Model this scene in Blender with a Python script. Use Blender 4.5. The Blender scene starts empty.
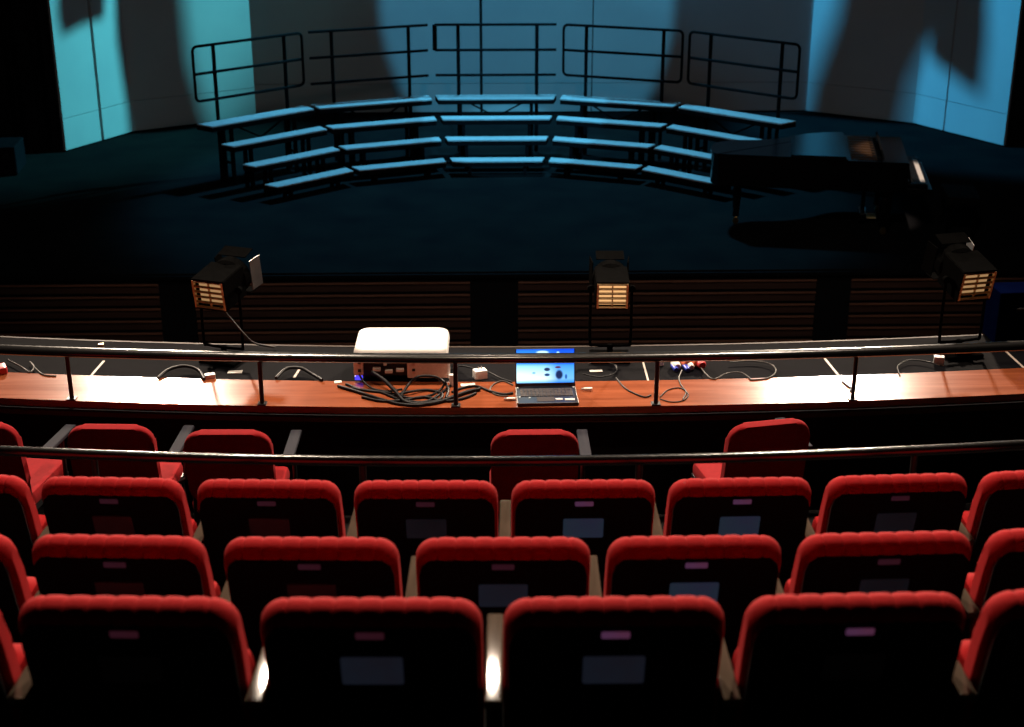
import bpy, bmesh, math, random
from mathutils import Vector, Matrix
random.seed(7)
C = bpy.context.scene.collection
scene = bpy.context.scene
PI = math.pi
F, PITCH, YAW, CZ = 1470.0, 0.3735, 0.0234, 5.32

# ------------------------------------------------------------------ reading positions off the photograph
def ray(px, py):
    X = (px - 512) / F; U = -(py - 363.5) / F
    Y = math.cos(PITCH) + U * math.sin(PITCH); Z = -math.sin(PITCH) + U * math.cos(PITCH)
    return X * math.cos(YAW) + Y * math.sin(YAW), -X * math.sin(YAW) + Y * math.cos(YAW), Z
def onz(px, py, z):
    x, y, Z = ray(px, py); t = (z - CZ) / Z
    return Vector((x * t, y * t, z))
def ony(px, py, yy):
    x, y, Z = ray(px, py); t = yy / y
    return Vector((x * t, yy, CZ + Z * t))

# ------------------------------------------------------------------ materials
def mat(name, color, rough=.6, metal=0., spec=.5, emit=None, estr=0., noise=None, bump=0., bscale=60., sheen=0., coat=0.):
    m = bpy.data.materials.new(name); m.use_nodes = True
    nt = m.node_tree; b = nt.nodes['Principled BSDF']
    b.inputs['Base Color'].default_value = (*color, 1)
    b.inputs['Roughness'].default_value = rough
    b.inputs['Metallic'].default_value = metal
    b.inputs['Specular IOR Level'].default_value = spec
    if sheen:
        b.inputs['Sheen Weight'].default_value = sheen; b.inputs['Sheen Roughness'].default_value = .4
        b.inputs['Sheen Tint'].default_value = (*color, 1)
    if coat:
        b.inputs['Coat Weight'].default_value = coat; b.inputs['Coat Roughness'].default_value = .1
    if emit:
        b.inputs['Emission Color'].default_value = (*emit, 1); b.inputs['Emission Strength'].default_value = estr
    if noise or bump:
        tc = nt.nodes.new('ShaderNodeTexCoord'); n = nt.nodes.new('ShaderNodeTexNoise')
        n.inputs['Scale'].default_value = bscale; n.inputs['Detail'].default_value = 4
        nt.links.new(tc.outputs['Object'], n.inputs['Vector'])
        if noise:
            r = nt.nodes.new('ShaderNodeValToRGB')
            r.color_ramp.elements[0].position = .3; r.color_ramp.elements[1].position = .7
            r.color_ramp.elements[0].color = (*noise, 1); r.color_ramp.elements[1].color = (*color, 1)
            nt.links.new(n.outputs['Fac'], r.inputs['Fac']); nt.links.new(r.outputs['Color'], b.inputs['Base Color'])
        if bump:
            bp = nt.nodes.new('ShaderNodeBump'); bp.inputs['Strength'].default_value = bump; bp.inputs['Distance'].default_value = .004
            nt.links.new(n.outputs['Fac'], bp.inputs['Height']); nt.links.new(bp.outputs['Normal'], b.inputs['Normal'])
    return m

def wood(name, c1, c2, rough, scale=(1.2, 26, 26), coat=0., spec=.5, polar=False):
    m = bpy.data.materials.new(name); m.use_nodes = True
    nt = m.node_tree; b = nt.nodes['Principled BSDF']
    tc = nt.nodes.new('ShaderNodeTexCoord'); mp = nt.nodes.new('ShaderNodeMapping'); mp.inputs['Scale'].default_value = scale
    n = nt.nodes.new('ShaderNodeTexNoise'); n.inputs['Scale'].default_value = 1.6; n.inputs['Detail'].default_value = 6; n.inputs['Distortion'].default_value = .6
    r = nt.nodes.new('ShaderNodeValToRGB'); r.color_ramp.elements[0].position = .35; r.color_ramp.elements[1].position = .68
    r.color_ramp.elements[0].color = (*c1, 1); r.color_ramp.elements[1].color = (*c2, 1)
    nt.links.new(tc.outputs['Object'], mp.inputs['Vector']); nt.links.new(mp.outputs['Vector'], n.inputs['Vector'])
    nt.links.new(n.outputs['Fac'], r.inputs['Fac']); nt.links.new(r.outputs['Color'], b.inputs['Base Color'])
    mr = nt.nodes.new('ShaderNodeMapRange'); mr.inputs['To Min'].default_value = rough * .85; mr.inputs['To Max'].default_value = rough * 1.2
    nt.links.new(n.outputs['Fac'], mr.inputs['Value']); nt.links.new(mr.outputs['Result'], b.inputs['Roughness'])
    b.inputs['Specular IOR Level'].default_value = spec
    if coat: b.inputs['Coat Weight'].default_value = coat; b.inputs['Coat Roughness'].default_value = rough * .7
    return m

M = dict(
    red=mat('red_velvet', (.33, .0075, .0095), .85, noise=(.28, .006, .0075), bscale=40, bump=.12, sheen=.08, spec=.1),
    dred=mat('deep_red_fabric', (.24, .0065, .009), .9, noise=(.20, .005, .007), bscale=50, bump=.1, spec=.1),
    black=mat('black_laminate', (.006, .006, .007), .45, spec=.25, noise=(.005, .005, .006), bscale=20),
    bmetal=mat('black_metal', (.008, .008, .009), .4, spec=.4, noise=(.006, .006, .007), bscale=30),
    satin=mat('black_satin_rail', (.006, .006, .006), .2, spec=.6, noise=(.005, .005, .005), bscale=8),
    plate=mat('number_plate_red', (.22, .045, .11), .35, noise=(.15, .03, .08), bscale=400),
    grey=mat('grey_panel', (.09, .095, .12), .35, spec=.6, noise=(.07, .075, .10), bscale=15),
    arm=wood('varnished_armrest', (.045, .033, .024), (.07, .052, .038), .045, (20, 2, 20), spec=.35),
    lantern=mat('lantern_black', (.003, .003, .003), 1., spec=.0, noise=(.004, .004, .004), bscale=30),
    arm2=wood('aisle_armrest_blue_tint', (.022, .023, .03), (.036, .035, .042), .8, (20, 2, 20), spec=.03),  # blue reflection put into the wood colour
    ledge=wood('ledge_wood', (.18, .044, .016), (.27, .070, .026), .20, (1.0, 14, 20), spec=.48),
    nosing=wood('nosing_wood', (.03, .018, .011), (.045, .028, .017), .6, (1.0, 14, 20), spec=.12),
    shelf=mat('black_shelf', (.004, .004, .0055), .9, spec=.03, noise=(.003, .003, .004), bscale=9, bump=.05),
    wall=mat('shell_paint', (.36, .36, .36), .8, noise=(.33, .33, .335), bscale=1.3, spec=.2),
    floor=mat('stage_floor_black', (.012, .012, .0118), 1., noise=(.008, .008, .009), bscale=1.5, spec=.0),
    dark=mat('dark_plaster', (.01, .01, .011), .9, noise=(.008, .008, .009), bscale=3, spec=.1),
    carpet=mat('dark_carpet', (.010, .009, .009), .95, noise=(.007, .006, .006), bscale=60, spec=.05),
    slat_lit=wood('stage_front_lit_wood', (.22, .09, .052), (.32, .135, .078), .5, (.8, 30, 30)),
    slat_shaded=wood('stage_front_shaded_wood', (.06, .026, .016), (.10, .042, .026), .6, (.8, 30, 30)),
    greycable=mat('grey_cable', (.06, .055, .05), .5, spec=.2, noise=(.045, .04, .037), bscale=30),
    curtain=mat('black_velour', (.007, .007, .008), .95, noise=(.005, .005, .006), bscale=12, spec=.05),
    deck=mat('riser_carpet', (.42, .43, .44), .85, noise=(.34, .35, .36), bscale=14, spec=.1),
    frame=mat('riser_frame_black', (.004, .004, .005), .8, spec=.05, noise=(.004, .004, .005), bscale=20),
    piano=mat('piano_lacquer', (.003, .003, .004), .2, spec=.28, noise=(.002, .002, .003), bscale=3),
    ivory=mat('ivory_keys', (.85, .80, .72), .3, noise=(.80, .75, .67), bscale=30),
    ebony=mat('ebony_keys', (.008, .008, .008), .3, noise=(.006, .006, .006), bscale=30),
    gold=mat('gold_frame', (.10, .05, .02), .5, metal=.3, noise=(.07, .035, .014), bscale=8),
    brass=mat('brass', (.60, .40, .16), .3, metal=1., noise=(.5, .33, .13), bscale=20),
    leather=mat('black_leather', (.005, .005, .005), .85, spec=.08, noise=(.004, .004, .004), bscale=40, bump=.2),
    silver=mat('dull_aluminium', (.42, .40, .40), .38, metal=.8, noise=(.34, .33, .33), bscale=12),
    perf=mat('perforated_zinc', (.55, .42, .24), .45, metal=.6, noise=(.42, .31, .17), bscale=60),
    trayglow=mat('tray_glow', (.3, .2, .1), .5, emit=(1., .55, .22), estr=.9, noise=(.2, .12, .06), bscale=10),
    traydim=mat('tray_glow_dim', (.3, .2, .1), .5, emit=(1., .58, .25), estr=.34, noise=(.2, .12, .06), bscale=10),
    white=mat('white_casing', (.86, .85, .82), .4, noise=(.83, .82, .79), bscale=6),
    beige=mat('beige_panel', (.72, .50, .40), .5, noise=(.62, .42, .33), bscale=90),
    rubber=mat('black_rubber', (.006, .006, .007), .5, spec=.2, noise=(.005, .005, .006), bscale=30),
    tape=mat('pale_tape', (.55, .45, .38), .6, noise=(.42, .34, .29), bscale=30),
    keys=mat('laptop_keys', (.055, .042, .035), .6, spec=.2, noise=(.075, .06, .05), bscale=140),
    case=mat('laptop_case', (.022, .018, .016), .35, noise=(.009, .009, .010), bscale=12),
    label=mat('paper_label', (.75, .72, .66), .6, noise=(.65, .62, .56), bscale=60),
    orange=mat('orange_plastic', (.75, .16, .06), .4, noise=(.62, .12, .045), bscale=20),
    blue=mat('blue_plastic', (.03, .06, .55), .4, noise=(.02, .045, .42), bscale=20),
    navy=mat('navy_case', (.001, .003, .020), 1., spec=.0, noise=(.001, .002, .015), bscale=12),
    redp=mat('red_plastic', (.65, .04, .05), .35, noise=(.52, .03, .04), bscale=20),
    blueled=mat('blue_led', (.05, .05, .4), .4, emit=(.08, .06, 1.), estr=1.1, noise=(.04, .04, .3), bscale=5),
    greenled=mat('green_led', (.2, .4, .3), .4, emit=(.5, 1., .7), estr=1.2, noise=(.15, .3, .2), bscale=5),
    glow=mat('pale_indicator', (.5, .5, .45), .4, emit=(.9, 1., .85), estr=.35, noise=(.4, .4, .36), bscale=20),
)

def screen_material():
    m = bpy.data.materials.new('laptop_picture'); m.use_nodes = True
    nt = m.node_tree; b = nt.nodes['Principled BSDF']; L = nt.links
    tc = nt.nodes.new('ShaderNodeTexCoord'); sp = nt.nodes.new('ShaderNodeSeparateXYZ'); L.new(tc.outputs['Generated'], sp.inputs[0])
    def math_(op, a, c, clamp=False):
        n = nt.nodes.new('ShaderNodeMath'); n.operation = op; n.use_clamp = clamp
        for i, v in enumerate((a, c)):
            if isinstance(v, (int, float)): n.inputs[i].default_value = v
            else: L.new(v, n.inputs[i])
        return n.outputs[0]
    def ramp(fac, stops):
        r = nt.nodes.new('ShaderNodeValToRGB'); e = r.color_ramp.elements
        while len(e) < len(stops): e.new(.5)
        for el, (p, c) in zip(e, stops): el.position = p; el.color = (*c, 1)
        L.new(fac, r.inputs[0]); return r.outputs[0]
    def mix(f, a, c):
        n = nt.nodes.new('ShaderNodeMix'); n.data_type = 'RGBA'
        L.new(f, n.inputs[0]); L.new(a, n.inputs[6])
        if isinstance(c, tuple): n.inputs[7].default_value = (*c, 1)
        else: L.new(c, n.inputs[7])
        return n.outputs[2]
    x, z = sp.outputs['X'], sp.outputs['Z']
    sky = ramp(z, [(0., (.10, .45, .95)), (.12, (.75, .95, 1.)), (.30, (.55, .88, 1.)), (.50, (.25, .65, 1.)), (.58, (.02, .25, .95)), (.85, (.02, .28, 1.)), (1., (.01, .12, .8))])
    side = ramp(x, [(0., (1.3, 1.2, 1.1)), (.5, (1., 1., 1.)), (.72, (.25, .5, .95)), (1., (.20, .5, 1.))])
    mul = nt.nodes.new('ShaderNodeMix'); mul.data_type = 'RGBA'; mul.blend_type = 'MULTIPLY'; mul.inputs[0].default_value = 1
    L.new(sky, mul.inputs[6]); L.new(side, mul.inputs[7]); col = mul.outputs[2]
    def blob(cx, cz, rx, rz):
        a = math_('DIVIDE', math_('SUBTRACT', x, cx), rx); c = math_('DIVIDE', math_('SUBTRACT', z, cz), rz)
        d = math_('ADD', math_('MULTIPLY', a, a), math_('MULTIPLY', c, c))
        return math_('SUBTRACT', 1.6, d, True)
    for cx, cz, rx, rz, c in ((.53, .40, .05, .05, (.01, .03, .10)), (.53, .24, .045, .04, (.01, .06, .2)), (.74, .24, .06, .13, (.005, .02, .09)), (.72, .46, .05, .03, (.10, .02, .06)),
                              (.86, .18, .02, .07, (.02, .12, .4)), (.30, .30, .03, .03, (.2, .5, .85)), (.45, .90, .10, .05, (.6, .9, 1.)), (.72, .86, .03, .06, (.5, .9, 1.))):
        col = mix(blob(cx, cz, rx, rz), col, c)
    b.inputs['Base Color'].default_value = (.01, .01, .01, 1)
    L.new(col, b.inputs['Emission Color']); b.inputs['Emission Strength'].default_value = 1.35
    return m
M['screen'] = screen_material()

# ------------------------------------------------------------------ mesh helpers
def obj(name, bm, m, parent=None, smooth=None, loc=None):
    bmesh.ops.recalc_face_normals(bm, faces=bm.faces)
    me = bpy.data.meshes.new(name); bm.to_mesh(me); bm.free()
    me.materials.append(M[m] if isinstance(m, str) else m)
    if smooth is not None:
        for p in me.polygons: p.use_smooth = True
        me.set_sharp_from_angle(angle=math.radians(smooth))
    o = bpy.data.objects.new(name, me); C.objects.link(o)
    if smooth is not None:
        wn = o.modifiers.new('weighted', 'WEIGHTED_NORMAL'); wn.keep_sharp = True; wn.weight = 80
    if parent: o.parent = parent
    if loc: o.location = loc
    return o
def box(bm, c, s, rot=None, bev=0.):
    mt = Matrix.Translation(c) @ (rot.to_4x4() if rot else Matrix.Identity(4)) @ Matrix.Diagonal((*s, 1))
    g = bmesh.ops.create_cube(bm, size=1, matrix=mt)
    if bev:
        es = {e for v in g['verts'] for e in v.link_edges}
        bmesh.ops.bevel(bm, geom=list(es), offset=bev, segments=2, affect='EDGES', profile=.5)
def nbox(c, s, rot=None, bev=0.):
    bm = bmesh.new(); box(bm, c, s, rot, bev); return bm
def tube(bm, pts, r, n=10, closed=False, ry=None):
    pts = [Vector(p) for p in pts]; rings = []; N = len(pts); prev = None
    for i, p in enumerate(pts):
        if closed: d = pts[(i + 1) % N] - pts[i - 1]
        else: d = pts[min(i + 1, N - 1)] - pts[max(i - 1, 0)]
        d.normalize()
        if prev is None:
            up = Vector((0, 0, 1)) if abs(d.z) < .9 else Vector((0, 1, 0))
            a = d.cross(up).normalized()
        else:
            a = (prev - d * prev.dot(d)).normalized()
        prev = a; b = a.cross(d).normalized()
        rings.append([bm.verts.new(p + a * math.cos(t) * r + b * math.sin(t) * (ry or r)) for t in [2 * PI * k / n for k in range(n)]])
    for i in range(N if closed else N - 1):
        A, B = rings[i], rings[(i + 1) % N]
        for k in range(n): bm.faces.new((A[k], A[(k + 1) % n], B[(k + 1) % n], B[k]))
    if not closed: bm.faces.new(rings[0][::-1]); bm.faces.new(rings[-1])
def ntube(pts, r, n=10, closed=False, ry=None):
    bm = bmesh.new(); tube(bm, pts, r, n, closed, ry); return bm
def prism(bm, poly, z0, z1, f=lambda x, y, z: (x, y, z)):
    a = [bm.verts.new(f(x, y, z0)) for x, y in poly]; b = [bm.verts.new(f(x, y, z1)) for x, y in poly]
    bm.faces.new(a[::-1]); bm.faces.new(b); n = len(poly)
    for i in range(n): bm.faces.new((a[i], a[(i + 1) % n], b[(i + 1) % n], b[i]))
def lathe(bm, prof, c=(0, 0, 0), n=20, axis='z'):
    rings = []
    for r, h in prof:
        ring = []
        for k in range(n):
            t = 2 * PI * k / n; p = (r * math.cos(t), r * math.sin(t), h) if axis == 'z' else (r * math.cos(t), h, r * math.sin(t))
            ring.append(bm.verts.new(Vector(p) + Vector(c)))
        rings.append(ring)
    for A, B in zip(rings, rings[1:]):
        for k in range(n): bm.faces.new((A[k], A[(k + 1) % n], B[(k + 1) % n], B[k]))
    bm.faces.new(rings[0][::-1]); bm.faces.new(rings[-1])
def spline(pts, sub=8):
    P = [Vector(p) for p in pts]; P = [2 * P[0] - P[1]] + P + [2 * P[-1] - P[-2]]; out = []
    for i in range(1, len(P) - 2):
        a, b, c, d = P[i - 1:i + 3]
        for k in range(sub):
            t = k / sub
            out.append(.5 * ((2 * b) + (c - a) * t + (2 * a - 5 * b + 4 * c - d) * t * t + (3 * b - a - 3 * c + d) * t ** 3))
    out.append(P[-2]); return out
def rrect(w, h, r, n=6, cx=0, cy=0):
    out = []
    for sx, sy, a0 in ((1, 1, 0), (-1, 1, PI / 2), (-1, -1, PI), (1, -1, 3 * PI / 2)):
        for k in range(n + 1):
            t = a0 + PI / 2 * k / n
            out.append((cx + sx * (w / 2 - r) + r * math.cos(t), cy + sy * (h / 2 - r) + r * math.sin(t)))
    return out
def tag(o, label, cat, group=None, kind=None):
    o['label'] = label; o['category'] = cat
    if group: o['group'] = group
    if kind: o['kind'] = kind
    return o
def thing(name, label, cat, loc=(0, 0, 0), rz=0., group=None):
    o = bpy.data.objects.new(name, None); C.objects.link(o); o.location = loc; o.rotation_euler = (0, 0, rz)
    o.empty_display_size = .1
    return tag(o, label, cat, group)
def struct(name, bm, m, smooth=None):
    o = obj(name, bm, m, None, smooth); o['kind'] = 'structure'; return o
def copy_thing(src, label):
    r = src.copy(); C.objects.link(r); r['label'] = label
    for ch in src.children:
        c = ch.copy(); C.objects.link(c); c.parent = r
        for g in ch.children:
            d = g.copy(); C.objects.link(d); d.parent = c
    return r

# ------------------------------------------------------------------ the auditorium: curved terraces about a centre on the stage
AX, AY = 0.5, 32.54
def pol(R, x):                      # point at lateral x on the arc of radius R
    dx = x - AX
    return AY - math.sqrt(R * R - dx * dx)
def arc_slab(bm, R0, R1, z0, z1, x0, x1, n=48):   # R0 (far, nearer the stage) < R1
    a0 = math.asin((x0 - AX) / 25.); a1 = math.asin((x1 - AX) / 25.)
    prev = None
    for k in range(n + 1):
        a = a0 + (a1 - a0) * k / n; s, c = math.sin(a), math.cos(a)
        q = [bm.verts.new((AX + R * s, AY - R * c, z)) for R, z in ((R0, z0), (R1, z0), (R1, z1), (R0, z1))]
        if prev:
            for i in range(4): bm.faces.new((prev[i], prev[(i + 1) % 4], q[(i + 1) % 4], q[i]))
        else: bm.faces.new(q)
        prev = q
    bm.faces.new(prev[::-1])
def arc_pts(R, z, x0, x1, n=60):
    return [(x0 + (x1 - x0) * k / n, pol(R, x0 + (x1 - x0) * k / n), z) for k in range(n + 1)]

ZA, ZB, ZC, ZD = 2.712, 2.409, 2.152, 1.525
bm = bmesh.new()
for R0, R1, z in ((28.95, 29.85, ZA), (28.05, 28.95, ZB), (27.16, 28.05, ZC), (29.85, 30.75, 3.02), (30.75, 34.5, 3.32)):
    arc_slab(bm, R0, R1, -1.3, z, -7.5, 8.5)
arc_slab(bm, 25.2, 27.16, -1.3, ZD, -7.5, 8.5)
struct('floor', bm, 'carpet')
# parapet wall in front of the audience block, its wooden ledge and the black shelf beyond it
bm = bmesh.new(); arc_slab(bm, 24.0, 25.2, -1.3, 1.2, -7.5, 8.5); arc_slab(bm, 24.04, 24.98, 1.2, 2.045, -7.5, 8.5)
struct('wall_parapet', bm, 'curtain')
ledge = bmesh.new(); arc_slab(ledge, 24.62, 25.0, 2.058, 2.10, -7.5, 8.5); struct('trim_1', ledge, 'ledge')
bm = bmesh.new(); arc_slab(bm, 24.985, 25.025, 2.045, 2.058, -7.5, 8.5); struct('trim_2', bm, 'dark')
bm = bmesh.new(); arc_slab(bm, 24.985, 25.02, 2.015, 2.045, -7.5, 8.5); struct('trim_3', bm, 'nosing')
bm = bmesh.new(); arc_slab(bm, 24.02, 24.62, 2.045, 2.085, -7.5, 8.5); struct('trim_4', bm, 'shelf')
bm = bmesh.new(); arc_slab(bm, 24.00, 24.02, 2.045, 2.087, -7.5, 8.5); struct('trim_5', bm, 'nosing')
SH, LZ = 2.085, 2.10                # heights of the shelf and the ledge

# ------------------------------------------------------------------ stage, its wooden front and the orchestra shell
struct('floor_stage', nbox((0.5, 21.8, -.06), (26, 10.5, .12)), 'floor')
bm = bmesh.new(); box(bm, (0.5, 16.53, -.045), (26, .05, .05), bev=.008); struct('trim_6', bm, 'curtain')
struct('wall_stage_front', nbox((0.5, 16.66, -.65), (26, .18, 1.1)), 'dark')
spans = [(-9, -3.78), (-3.36, -.11), (.46, 4.01), (4.43, 9)]
boards, lips = bmesh.new(), bmesh.new()
for k in range(7):
    z = -.13 - k * .152
    for x0, x1 in spans:
        box(boards, ((x0 + x1) / 2, 16.555, z - .055), (x1 - x0, .025, .11), bev=.004)
        box(lips, ((x0 + x1) / 2, 16.540, z - .004), (x1 - x0, .05, .016), bev=.004)
struct('trim_7', boards, 'slat_shaded'); struct('trim_8', lips, 'slat_lit')  # faces darker, lips lighter: light on the top edges put into colour
struct('floor_pit', nbox((0.5, 12.5, -1.25), (26, 8.4, .1)), 'carpet')

WH = 9.0
SHELL = [((-6.445, 22.80), (-6.06, 23.50)), ((-6.03, 23.555), (-5.706, 24.168)), ((-5.706, 24.168), (-3.83, 25.30)), ((-4.05, 25.60), (.04, 25.60)), ((.09, 25.60), (1.98, 25.60)), ((2.0, 25.60), (5.80, 25.60)),
         ((5.77, 25.56), (7.367, 24.52)), ((7.367, 24.52), (7.70, 23.92)), ((7.715, 23.89), (8.334, 22.80))]
for i, (a, b) in enumerate(SHELL):
    a, b = Vector((*a, 0)), Vector((*b, 0)); d = (b - a); L = d.length; d.normalize(); nrm = Vector((-d.y, d.x, 0))
    bm = bmesh.new()
    for z0, z1 in ((0.03, .52), (.528, 2.6), (2.61, WH)):
        q = [a, b, b + nrm * .05, a + nrm * .05]
        prism(bm, [(p.x, p.y) for p in q], z0, z1)
    o = struct(('wall_left', 'wall_left', 'wall_left', 'wall_back', 'wall_back', 'wall_back', 'wall_right', 'wall_right', 'wall_right')[i], bm, 'wall')
bm = bmesh.new()                     # black kick strip and backing behind the joints
pts = [(-6.445, 22.80), (-5.706, 24.168), (-3.83, 25.30), (-4.05, 25.60), (5.80, 25.60), (7.367, 24.52), (8.334, 22.80)]
for a, b in zip(pts, pts[1:]):
    a, b = Vector((*a, 0)), Vector((*b, 0)); d = (b - a).normalized(); nrm = Vector((-d.y, d.x, 0))
    if (b - a).length < .6: continue
    q = [a + nrm * .06, b + nrm * .06, b + nrm * .10, a + nrm * .10]
    prism(bm, [(p.x, p.y) for p in q], 0, WH)
struct('wall_shell_backing', bm, 'dark')
# room shell beyond the lit parts
struct('wall_rear', nbox((0.5, 27.05, 4), (26, .2, 10.6)), 'dark')
struct('wall_side_left', nbox((-12.6, 13, 4), (.2, 28, 10.6)), 'dark')
struct('wall_side_right', nbox((13.6, 13, 4), (.2, 28, 10.6)), 'dark')
struct('ceiling', nbox((0.5, 13, 11.4), (26, 29, .2)), 'dark')

def drape(name, label, x0, x1, y0, y1, h=9.5):
    bm = bmesh.new(); n = 90; f, b = [], []
    d = Vector((x1 - x0, y1 - y0, 0)); L = d.length; d.normalize(); nr = Vector((-d.y, d.x, 0))
    for k in range(n + 1):
        s = L * k / n; off = .06 * math.sin(s * 14) + .025 * math.sin(s * 31 + 1)
        p = Vector((x0, y0, 0)) + d * s + nr * off
        f.append((bm.verts.new(p), bm.verts.new(p + Vector((0, 0, h)))))
        p2 = p + nr * .015
        b.append((bm.verts.new(p2), bm.verts.new(p2 + Vector((0, 0, h)))))
    for k in range(n):
        bm.faces.new((f[k][0], f[k + 1][0], f[k + 1][1], f[k][1])); bm.faces.new((b[k][0], b[k][1], b[k + 1][1], b[k + 1][0]))
        bm.faces.new((f[k][1], f[k + 1][1], b[k + 1][1], b[k][1])); bm.faces.new((f[k][0], b[k][0], b[k + 1][0], f[k + 1][0]))
    bm.faces.new((f[0][0], f[0][1], b[0][1], b[0][0])); bm.faces.new((f[-1][0], b[-1][0], b[-1][1], f[-1][1]))
    return tag(obj(name, bm, 'curtain', None, 60), label, 'curtain')
drape('stage_curtain', 'black drape hanging in the left wing beside the teal wall', -11.0, -6.55, 23.3, 22.95)
drape('stage_curtain', 'black drape hanging in the right wing beside the blue wall', 8.44, 13.0, 22.95, 23.3)

# ------------------------------------------------------------------ choral risers: five wedge sections about a common centre
RX, RY, R1, RS, RH, TH, GAP = .280, 17.307, 3.797, .3956, .2273, .3673, .10
side_words = {-2: 'far left', -1: 'left of centre', 0: 'centre', 1: 'right of centre', 2: 'far right'}
def riser(s):
    a = s * TH
    lab = {-2: 'leftmost choir riser section, four pale steps under a closed rectangular rail',
           -1: 'choir riser section left of the centre one, rail with open bar ends',
           0: 'centre choir riser section under a rail closed only at its upper left',
           1: 'choir riser section right of the centre one, under a rounded closed rail',
           2: 'rightmost choir riser section partly hidden behind the black piano'}[s]
    root = thing('choir_riser', lab, 'choir riser', (RX + R1 * math.sin(a), RY + R1 * math.cos(a), 0), -a, 'curved choir risers on the stage')
    for k in range(4):
        ro = RS * k; td = (.24, .24, .24, .31)[k]; z = RH * (k + 1)
        w0 = (R1 + ro) * math.tan(TH / 2) - GAP / 2; w1 = (R1 + ro + td) * math.tan(TH / 2) - GAP / 2
        bm = bmesh.new()
        prism(bm, [(-w0, ro), (w0, ro), (w1, ro + td), (-w1, ro + td)], z - .02, z)
        step = obj('step', bm, 'deck', root)
        bm = bmesh.new()                                      # black metal edge below the deck
        prism(bm, [(-w0, ro), (w0, ro), (w1, ro + td), (-w1, ro + td)], z - .085, z - .0205)
        for x in (-.62 * w0, .62 * w0):
            for yy in (ro + .05, ro + td - .05):
                box(bm, (x, yy, (z - .085) / 2), (.045, .045, z - .085))
            box(bm, (x, ro + td / 2, max(.05, z * .35)), (.03, td - .1, .03))
        if k == 3:
            zt, zb = z - .09, z - .30
            for sx in (-1, 1):
                tube(bm, [(sx * .40, ro + .12, zt), (0, ro + .12, zb)], .013, 6)
        obj('step_frame', bm, 'frame', step)
    zt = RH * 4; yb = RS * 3 + .31 - .02; wb = (R1 + RS * 3 + .31) * math.tan(TH / 2) - GAP / 2 - .01
    bm = bmesh.new(); H = [1.07, .69, .31]; r = .021
    for x in (-.60, .66):
        tube(bm, [(x * wb * 1.03, yb + .03, .02), (x * wb * 1.03, yb + .03, zt + H[0])], .028, 8)
    y0 = yb
    if s in (-2, 1, 2):
        loop = rrect(2 * wb, H[0] - H[2], .07, 5, 0, (H[0] + H[2]) / 2)
        tube(bm, [(p[0], y0, zt + p[1]) for p in loop], r, 8, True)
        tube(bm, [(-wb, y0, zt + H[1]), (wb, y0, zt + H[1])], r, 8)
    else:
        for h in H: tube(bm, [(-wb, y0, zt + h), (wb, y0, zt + h)], r, 8)
        if s == 0: tube(bm, [(-wb, y0, zt + H[0]), (-wb, y0, zt + H[1])], .035, 8)
    obj('guard_rail', bm, 'frame', root, 40)
for s in (-2, -1, 0, 1, 2): riser(s)

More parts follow.
